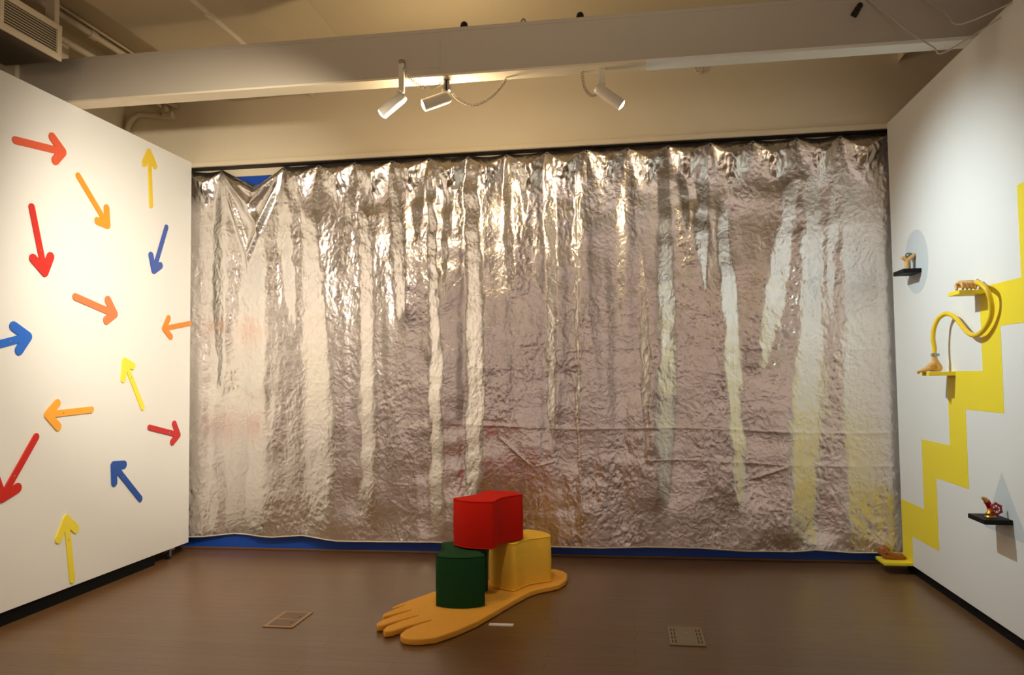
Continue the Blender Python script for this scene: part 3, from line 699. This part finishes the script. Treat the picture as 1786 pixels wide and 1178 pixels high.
fm.capsule((1.968, 5.522, zf+0.022), 0.016, (1.930, 5.518, zf+0.012), 0.0135); fm.capsule((1.968, 5.545, zf+0.020), 0.015, (1.935, 5.550, zf+0.011), 0.0115)
for k, (y, r, x1) in enumerate(((5.508, 0.010, 1.896), (5.526, 0.008, 1.904), (5.541, 0.0075, 1.911), (5.554, 0.007, 1.918), (5.566, 0.0065, 1.925))):
    fm.capsule((1.938, y+0.001, zf+0.011), r, (x1, y, zf+0.003), r*0.92)
    fm.capsule((x1, y, zf+0.003), r*0.92, (x1-0.001, y, zf-0.004-0.004*(k % 2)), r*0.8)
remesh(fm.build('foot', SKIN, hs), 0.0035, 2)
hose_pts = [(2.008, 5.53, 1.665), on_y(1630, 608, 5.53), on_y(1627.4, 591, 5.53), on_y(1629.5, 572, 5.52), on_y(1637.7, 555, 5.49), on_y(1651.5, 547.5, 5.43), on_y(1665.2, 553.5, 5.34), on_y(1676, 566, 5.25), on_y(1686.6, 579, 5.16), on_y(1697.3, 585, 5.08), on_y(1709.5, 581.8, 4.99), on_y(1722, 567, 4.90), on_y(1729.3, 548, 4.84), on_y(1728.5, 527, 4.81), on_y(1721, 506, 4.82), on_y(1711, 496, 4.88), on_y(1703.5, 492.8, 4.955), (2.090, 5.005, 2.075)]
MB().tube(spline(hose_pts, 6), 0.0145, 16).build('hose', HOSEM, hs, smooth=True)
c = MB(); c.lathe((2.008, 5.53, 1.650), (0, 0, 1), [(0, 0.0165), (0.001, 0.0195), (0.020, 0.0195), (0.021, 0.0165)], 24); c.box(2.022, 2.036, 5.515, 5.53, 1.652, 1.669)
c.build('hose_clamp', STEEL, hs); 
c = MB(); c.lathe((2.083, 5.016, 2.075), (0.4, -0.9, 0.05), [(0, 0.0165), (0.001, 0.0188), (0.013, 0.0188), (0.014, 0.0165)], 24); c.box(2.070, 2.080, 4.995, 5.005, 2.088, 2.100)
c.build('hose_clamp', STEEL, hs)

# ------------------------------------------------------------------ brown curled hand on the lowest shelf
zb_ = 0.092
hb = MB(); Yh = 6.50
hb.capsule((2.092, Yh+0.01, zb_+0.012), 0.012, (2.055, Yh, zb_+0.030), 0.024); hb.capsule((2.055, Yh, zb_+0.028), 0.026, (1.99, Yh, zb_+0.024), 0.023)
hb.capsule((2.0, Yh+0.03, zb_+0.024), 0.022, (1.965, Yh+0.03, zb_+0.024), 0.022); hb.capsule((1.99, Yh, zb_+0.022), 0.022, (1.95, Yh+0.01, zb_+0.022), 0.020)
for k, (y, r, lift) in enumerate(((Yh+0.002, 0.0135, 0.0), (Yh+0.026, 0.014, 0.006), (Yh+0.050, 0.0135, 0.004), (Yh+0.072, 0.012, -0.006))):
    a = (1.955, y, zb_+0.024); b = (1.922, y, zb_+0.040+lift); c_ = (1.926, y, zb_+0.074+lift); d = (1.952, y, zb_+0.086+lift); e = (1.978, y, zb_+0.074+lift)
    hb.capsule(a, r*1.15, b, r); hb.capsule(b, r, c_, r*0.95); hb.capsule(c_, r*0.95, d, r*0.9); hb.capsule(d, r*0.9, e, r*0.75)
hb.capsule((2.01, Yh-0.012, zb_+0.038), 0.016, (1.972, Yh-0.016, zb_+0.050), 0.0135); hb.capsule((1.972, Yh-0.016, zb_+0.050), 0.0125, (1.948, Yh-0.008, zb_+0.068), 0.0105)
tag(remesh(hb.build('curled_hand', BROWN, origin=(2.0, Yh, zb_)), 0.004, 2), 'brown ceramic hand with curled fingers on the lowest yellow shelf', 'hand')

# ------------------------------------------------------------------ fork figure on the upper black shelf
yk = 6.085; zk = 2.299
fk = thing('forked_figure', (2.047, yk, zk), 'small tan forked figure with grey cap on upper black shelf', 'figurine')
k_ = MB()
k_.capsule((2.046, yk, zk+0.012), 0.0165, (2.048, yk, zk+0.070), 0.0175); k_.capsule((2.048, yk, zk+0.072), 0.0165, (2.016, yk-0.004, zk+0.096), 0.0125)
k_.capsule((2.050, yk, zk+0.070), 0.0165, (2.098, yk+0.002, zk+0.112), 0.0125)
remesh(k_.build('forked_body', SKIN, fk), 0.0035, 2)
MB().lathe((2.074, yk+0.035, zk), (0, 0, 1), [(0, 0.014), (0.004, 0.014), (0.006, 0.009), (0.085, 0.009), (0.088, 0.020), (0.112, 0.026), (0.126, 0.024), (0.134, 0.012)], 20).build('capped_stem', GREYM, fk, smooth=True)

# ------------------------------------------------------------------ valve figure on the lower black shelf
yv = 4.86; zv = 0.710
vt = thing('valve_figure', (2.031, yv, zv), 'brass fitting with tan finger and red hand wheel on lower black shelf', 'sculpture')
MB().lathe((2.031, yv, zv), (0, 0, 1), [(0, 0.030), (0.006, 0.030), (0.009, 0.022), (0.016, 0.020), (0.020, 0.024), (0.026, 0.024), (0.030, 0.017), (0.058, 0.016), (0.066, 0.012), (0.070, 0.002)], 28).build('brass_base', BRASS, vt, smooth=True)
MB().tube(spline([(2.030, yv, zv+0.052), (2.021, yv-0.004, zv+0.078), (2.010, yv-0.008, zv+0.094)], 6), [0.015]*6+[0.0165]*7, 16).build('elbow', VRED, vt, smooth=True)
k_ = MB(); k_.capsule((2.014, yv-0.006, zv+0.086), 0.0140, (2.004, yv-0.010, zv+0.104), 0.0135); k_.capsule((2.004, yv-0.010, zv+0.104), 0.0135, (1.990, yv-0.012, zv+0.113), 0.0105)
remesh(k_.build('finger', SKIN, vt), 0.003, 2)
wc = Vector((2.051, yv-0.032, zv+0.054)); wa = Vector((0.18, -0.96, 0.22)).normalized()
wm = MB().torus(wc, wa, 0.028, 0.0055, 40, 10)
up = wa.cross(Vector((1, 0, 0))).normalized(); sd = wa.cross(up)
for k in range(6):
    a = k*math.pi/3; d = up*math.cos(a)+sd*math.sin(a)
    wm.capsule(wc+d*0.029, 0.0085, wc+d*0.0305, 0.0085)
wm.build('hand_wheel', VRED, vt, smooth=True)
sp = MB()
for k in range(6):
    a = k*math.pi/3+0.5; d = up*math.cos(a)+sd*math.sin(a); sp.tube([wc+wa*0.002, wc+d*0.027], 0.003, 8)
sp.lathe(wc-wa*0.004, wa, [(0, 0.010), (0.010, 0.010), (0.012, 0.006)], 16)
sp.build('spokes', VRED, vt, smooth=True)
MB().tube([wc, Vector((2.033, yv, zv+0.042))], 0.006, 12).build('valve_stem', BRASS, vt, smooth=True)

# ------------------------------------------------------------------ soft seats and foot mat
def bow_outline(A, B, C, D, bulge, pinch, n=18):
    """A-B and C-D bow outwards, B-C and D-A pinch inwards"""
    P = [np.array(p, float) for p in (A, B, C, D)]; cen = sum(P)/4; out = []
    for i in range(4):
        a, b = P[i], P[(i+1) % 4]; d = b-a; nn = np.array([d[1], -d[0]])/np.hypot(*d)
        if np.dot((a+b)/2-cen, nn) < 0: nn = -nn
        amt = bulge if i % 2 == 0 else -pinch
        for k in range(n):
            t = k/n
            out.append(a+d*t+nn*amt*(math.sin(math.pi*t)**(1.0 if amt > 0 else 1.25)))
    return np.array(out)
def seat(label, m, corners, z0, h, bulge=0.055, pinch=0.055):
    ol = bow_outline(*corners, bulge, pinch); N = len(ol); c = ol.mean(0)
    # round the four corners a little
    for _ in range(2): ol = 0.5*ol+0.25*(np.roll(ol, 1, 0)+np.roll(ol, -1, 0))
    tn = np.roll(ol, -1, 0)-np.roll(ol, 1, 0); nn = np.stack([tn[:, 1], -tn[:, 0]], 1); nn /= np.hypot(nn[:, 0], nn[:, 1])[:, None]
    if np.mean(np.sum(nn*(ol-c), 1)) < 0: nn = -nn
    t = thing('soft_seat', (c[0], c[1], z0), label, 'seat', 'stacked soft seats on the foot mat')
    mb = MB(); rings = [(0.012, 0.0), (0.003, 0.004), (0.0, 0.014), (-0.002, h*0.5), (0.0, h-0.016), (0.004, h-0.006), (0.012, h-0.001), (0.020, h)]
    V = []
    for ins, z in rings: V += [(p[0], p[1], z0+z) for p in ol-nn*ins]
    F = [(r*N+i, r*N+(i+1) % N, (r+1)*N+(i+1) % N, (r+1)*N+i) for r in range(len(rings)-1) for i in range(N)]
    F += [tuple(range(N))[::-1], tuple(range((len(rings)-1)*N, len(rings)*N))]
    mb.add(V, F); o = mb.build('cover', m, t)
    bm = bmesh.new(); bm.from_mesh(o.data); bmesh.ops.triangulate(bm, faces=[f for f in bm.faces if len(f.verts) > 4]); bm.to_mesh(o.data); bm.free(); auto_smooth(o, 0.9)
    pp = [(p[0], p[1], z0+h-0.006) for p in ol-nn*0.002]; pp.append(pp[0])
    MB().tube(pp, 0.0035, 8, cap=False).build('piping', m, t, smooth=True)
    pp = [(p[0], p[1], z0+0.007) for p in ol-nn*0.001]; pp.append(pp[0])
    MB().tube(pp, 0.003, 8, cap=False).build('piping', m, t, smooth=True)
    return t
MT = 0.040
seat('dark green bow shaped seat standing nearest the mat toes', GREEN, [(-1.300, 5.085), (-0.962, 5.115), (-1.012, 5.515), (-1.362, 5.495)], MT+0.001, 0.333, 0.055, 0.05)
seat('yellow bow shaped seat on the heel end of mat', YFAB, [(-1.052, 5.735), (-0.826, 5.475), (-0.590, 5.775), (-0.815, 6.030)], MT+0.001, 0.333, 0.055, 0.05)
seat('red bow shaped seat stacked on the green and yellow seats', RED, [(-1.248, 5.385), (-0.930, 5.245), (-0.766, 5.605), (-1.085, 5.760)], MT+0.342, 0.325, 0.06, 0.05)

FT = [(-0.491, 5.938), (-0.500, 6.03), (-0.535, 6.105), (-0.590, 6.150), (-0.650, 6.160), (-0.76, 6.10), (-0.90, 5.965), (-1.10, 5.76), (-1.27, 5.58), (-1.406, 5.418), (-1.506, 5.216), (-1.560, 5.10), (-1.578, 5.045), (-1.568, 5.022),
      (-1.540, 5.050), (-1.502, 5.118), (-1.497, 5.106), (-1.550, 5.005), (-1.586, 4.915), (-1.590, 4.868), (-1.572, 4.842),
      (-1.535, 4.880), (-1.433, 5.010), (-1.428, 4.996), (-1.510, 4.875), (-1.560, 4.770), (-1.572, 4.705), (-1.555, 4.655), (-1.525, 4.668),
      (-1.470, 4.755), (-1.355, 4.900), (-1.349, 4.886), (-1.440, 4.765), (-1.490, 4.660), (-1.495, 4.595), (-1.470, 4.555), (-1.430, 4.580),
      (-1.365, 4.680), (-1.252, 4.816), (-1.245, 4.800), (-1.325, 4.690), (-1.362, 4.600), (-1.368, 4.520), (-1.335, 4.462), (-1.285, 4.442), (-1.225, 4.446), (-1.140, 4.490), (-1.050, 4.625), (-0.961, 4.803), (-0.883, 5.035), (-0.799, 5.290), (-0.72, 5.500), (-0.660, 5.59), (-0.595, 5.645), (-0.530, 5.713), (-0.497, 5.825)]
ft = MB().prism(FT, 'z', 0.002, MT+0.001).build('foot_mat', FOAM, origin=(-1.0, 5.3, 0))
bm = bmesh.new(); bm.from_mesh(ft.data); bmesh.ops.triangulate(bm, faces=bm.faces); bm.to_mesh(ft.data); bm.free()
remesh(ft, 0.005, 14)
tag(ft, 'tan foam floor mat shaped like a giant bare foot', 'mat')

# ------------------------------------------------------------------ floor details
pl = thing('floor_plate', (-2.205, 4.835, 0), 'brown floor outlet plate with two inset covers, left on floor', 'floor plate')
f = MB(); x0, x1, y0, y1 = -2.307, -2.105, 4.672, 4.995
MB().box(x0, x1, y0, y1, 0.0, 0.006).build('plate', VENTM, pl, bevel=0.002)
MB().box(x0+0.025, x1-0.025, y0+0.03, 4.825, 0.0061, 0.0072).build('inset_cover', VENTD, pl)
MB().box(x0+0.025, x1-0.025, 4.845, y1-0.025, 0.0061, 0.0072).build('inset_cover', VENTD, pl)
for (a, b) in ((x1-0.045, y0+0.085), (x1-0.045, 4.885)):
    MB().lathe((a, b, 0.0072), (0, 0, 1), [(0, 0.006), (0.001, 0.006)], 10).build('latch', SLOT, pl)
gp = thing('floor_plate', (0.303, 4.785, 0), 'grey floor outlet plate with dashed slots, right on floor', 'floor plate')
x0, x1, y0, y1 = 0.200, 0.404, 4.620, 4.951
MB().box(x0, x1, y0, y1, 0.0, 0.006).build('plate', VENTG, gp, bevel=0.002)
MB().box(x0+0.045, x1-0.045, y0+0.022, y1-0.022, 0.0061, 0.0070).build('inset_cover', VENTG, gp)
for xx in (x0+0.016, x0+0.034, x1-0.040, x1-0.022):
    s = MB()
    for k in range(4): s.box(xx, xx+0.006, y0+0.035+k*0.068, y0+0.035+k*0.068+0.046, 0.0061, 0.0066)
    s.build('slot_row', SLOT, gp)
MB().box(x0+0.095, x0+0.112, 4.82, 4.832, 0.0071, 0.008).build('latch', STEEL, gp)
tag(MB().box(-0.898, -0.745, 4.857, 4.895, 0.0, 0.006).build('floor_label', PAPER, origin=(-0.82, 4.876, 0)), 'small white label strip on floor beside foot mat', 'label')
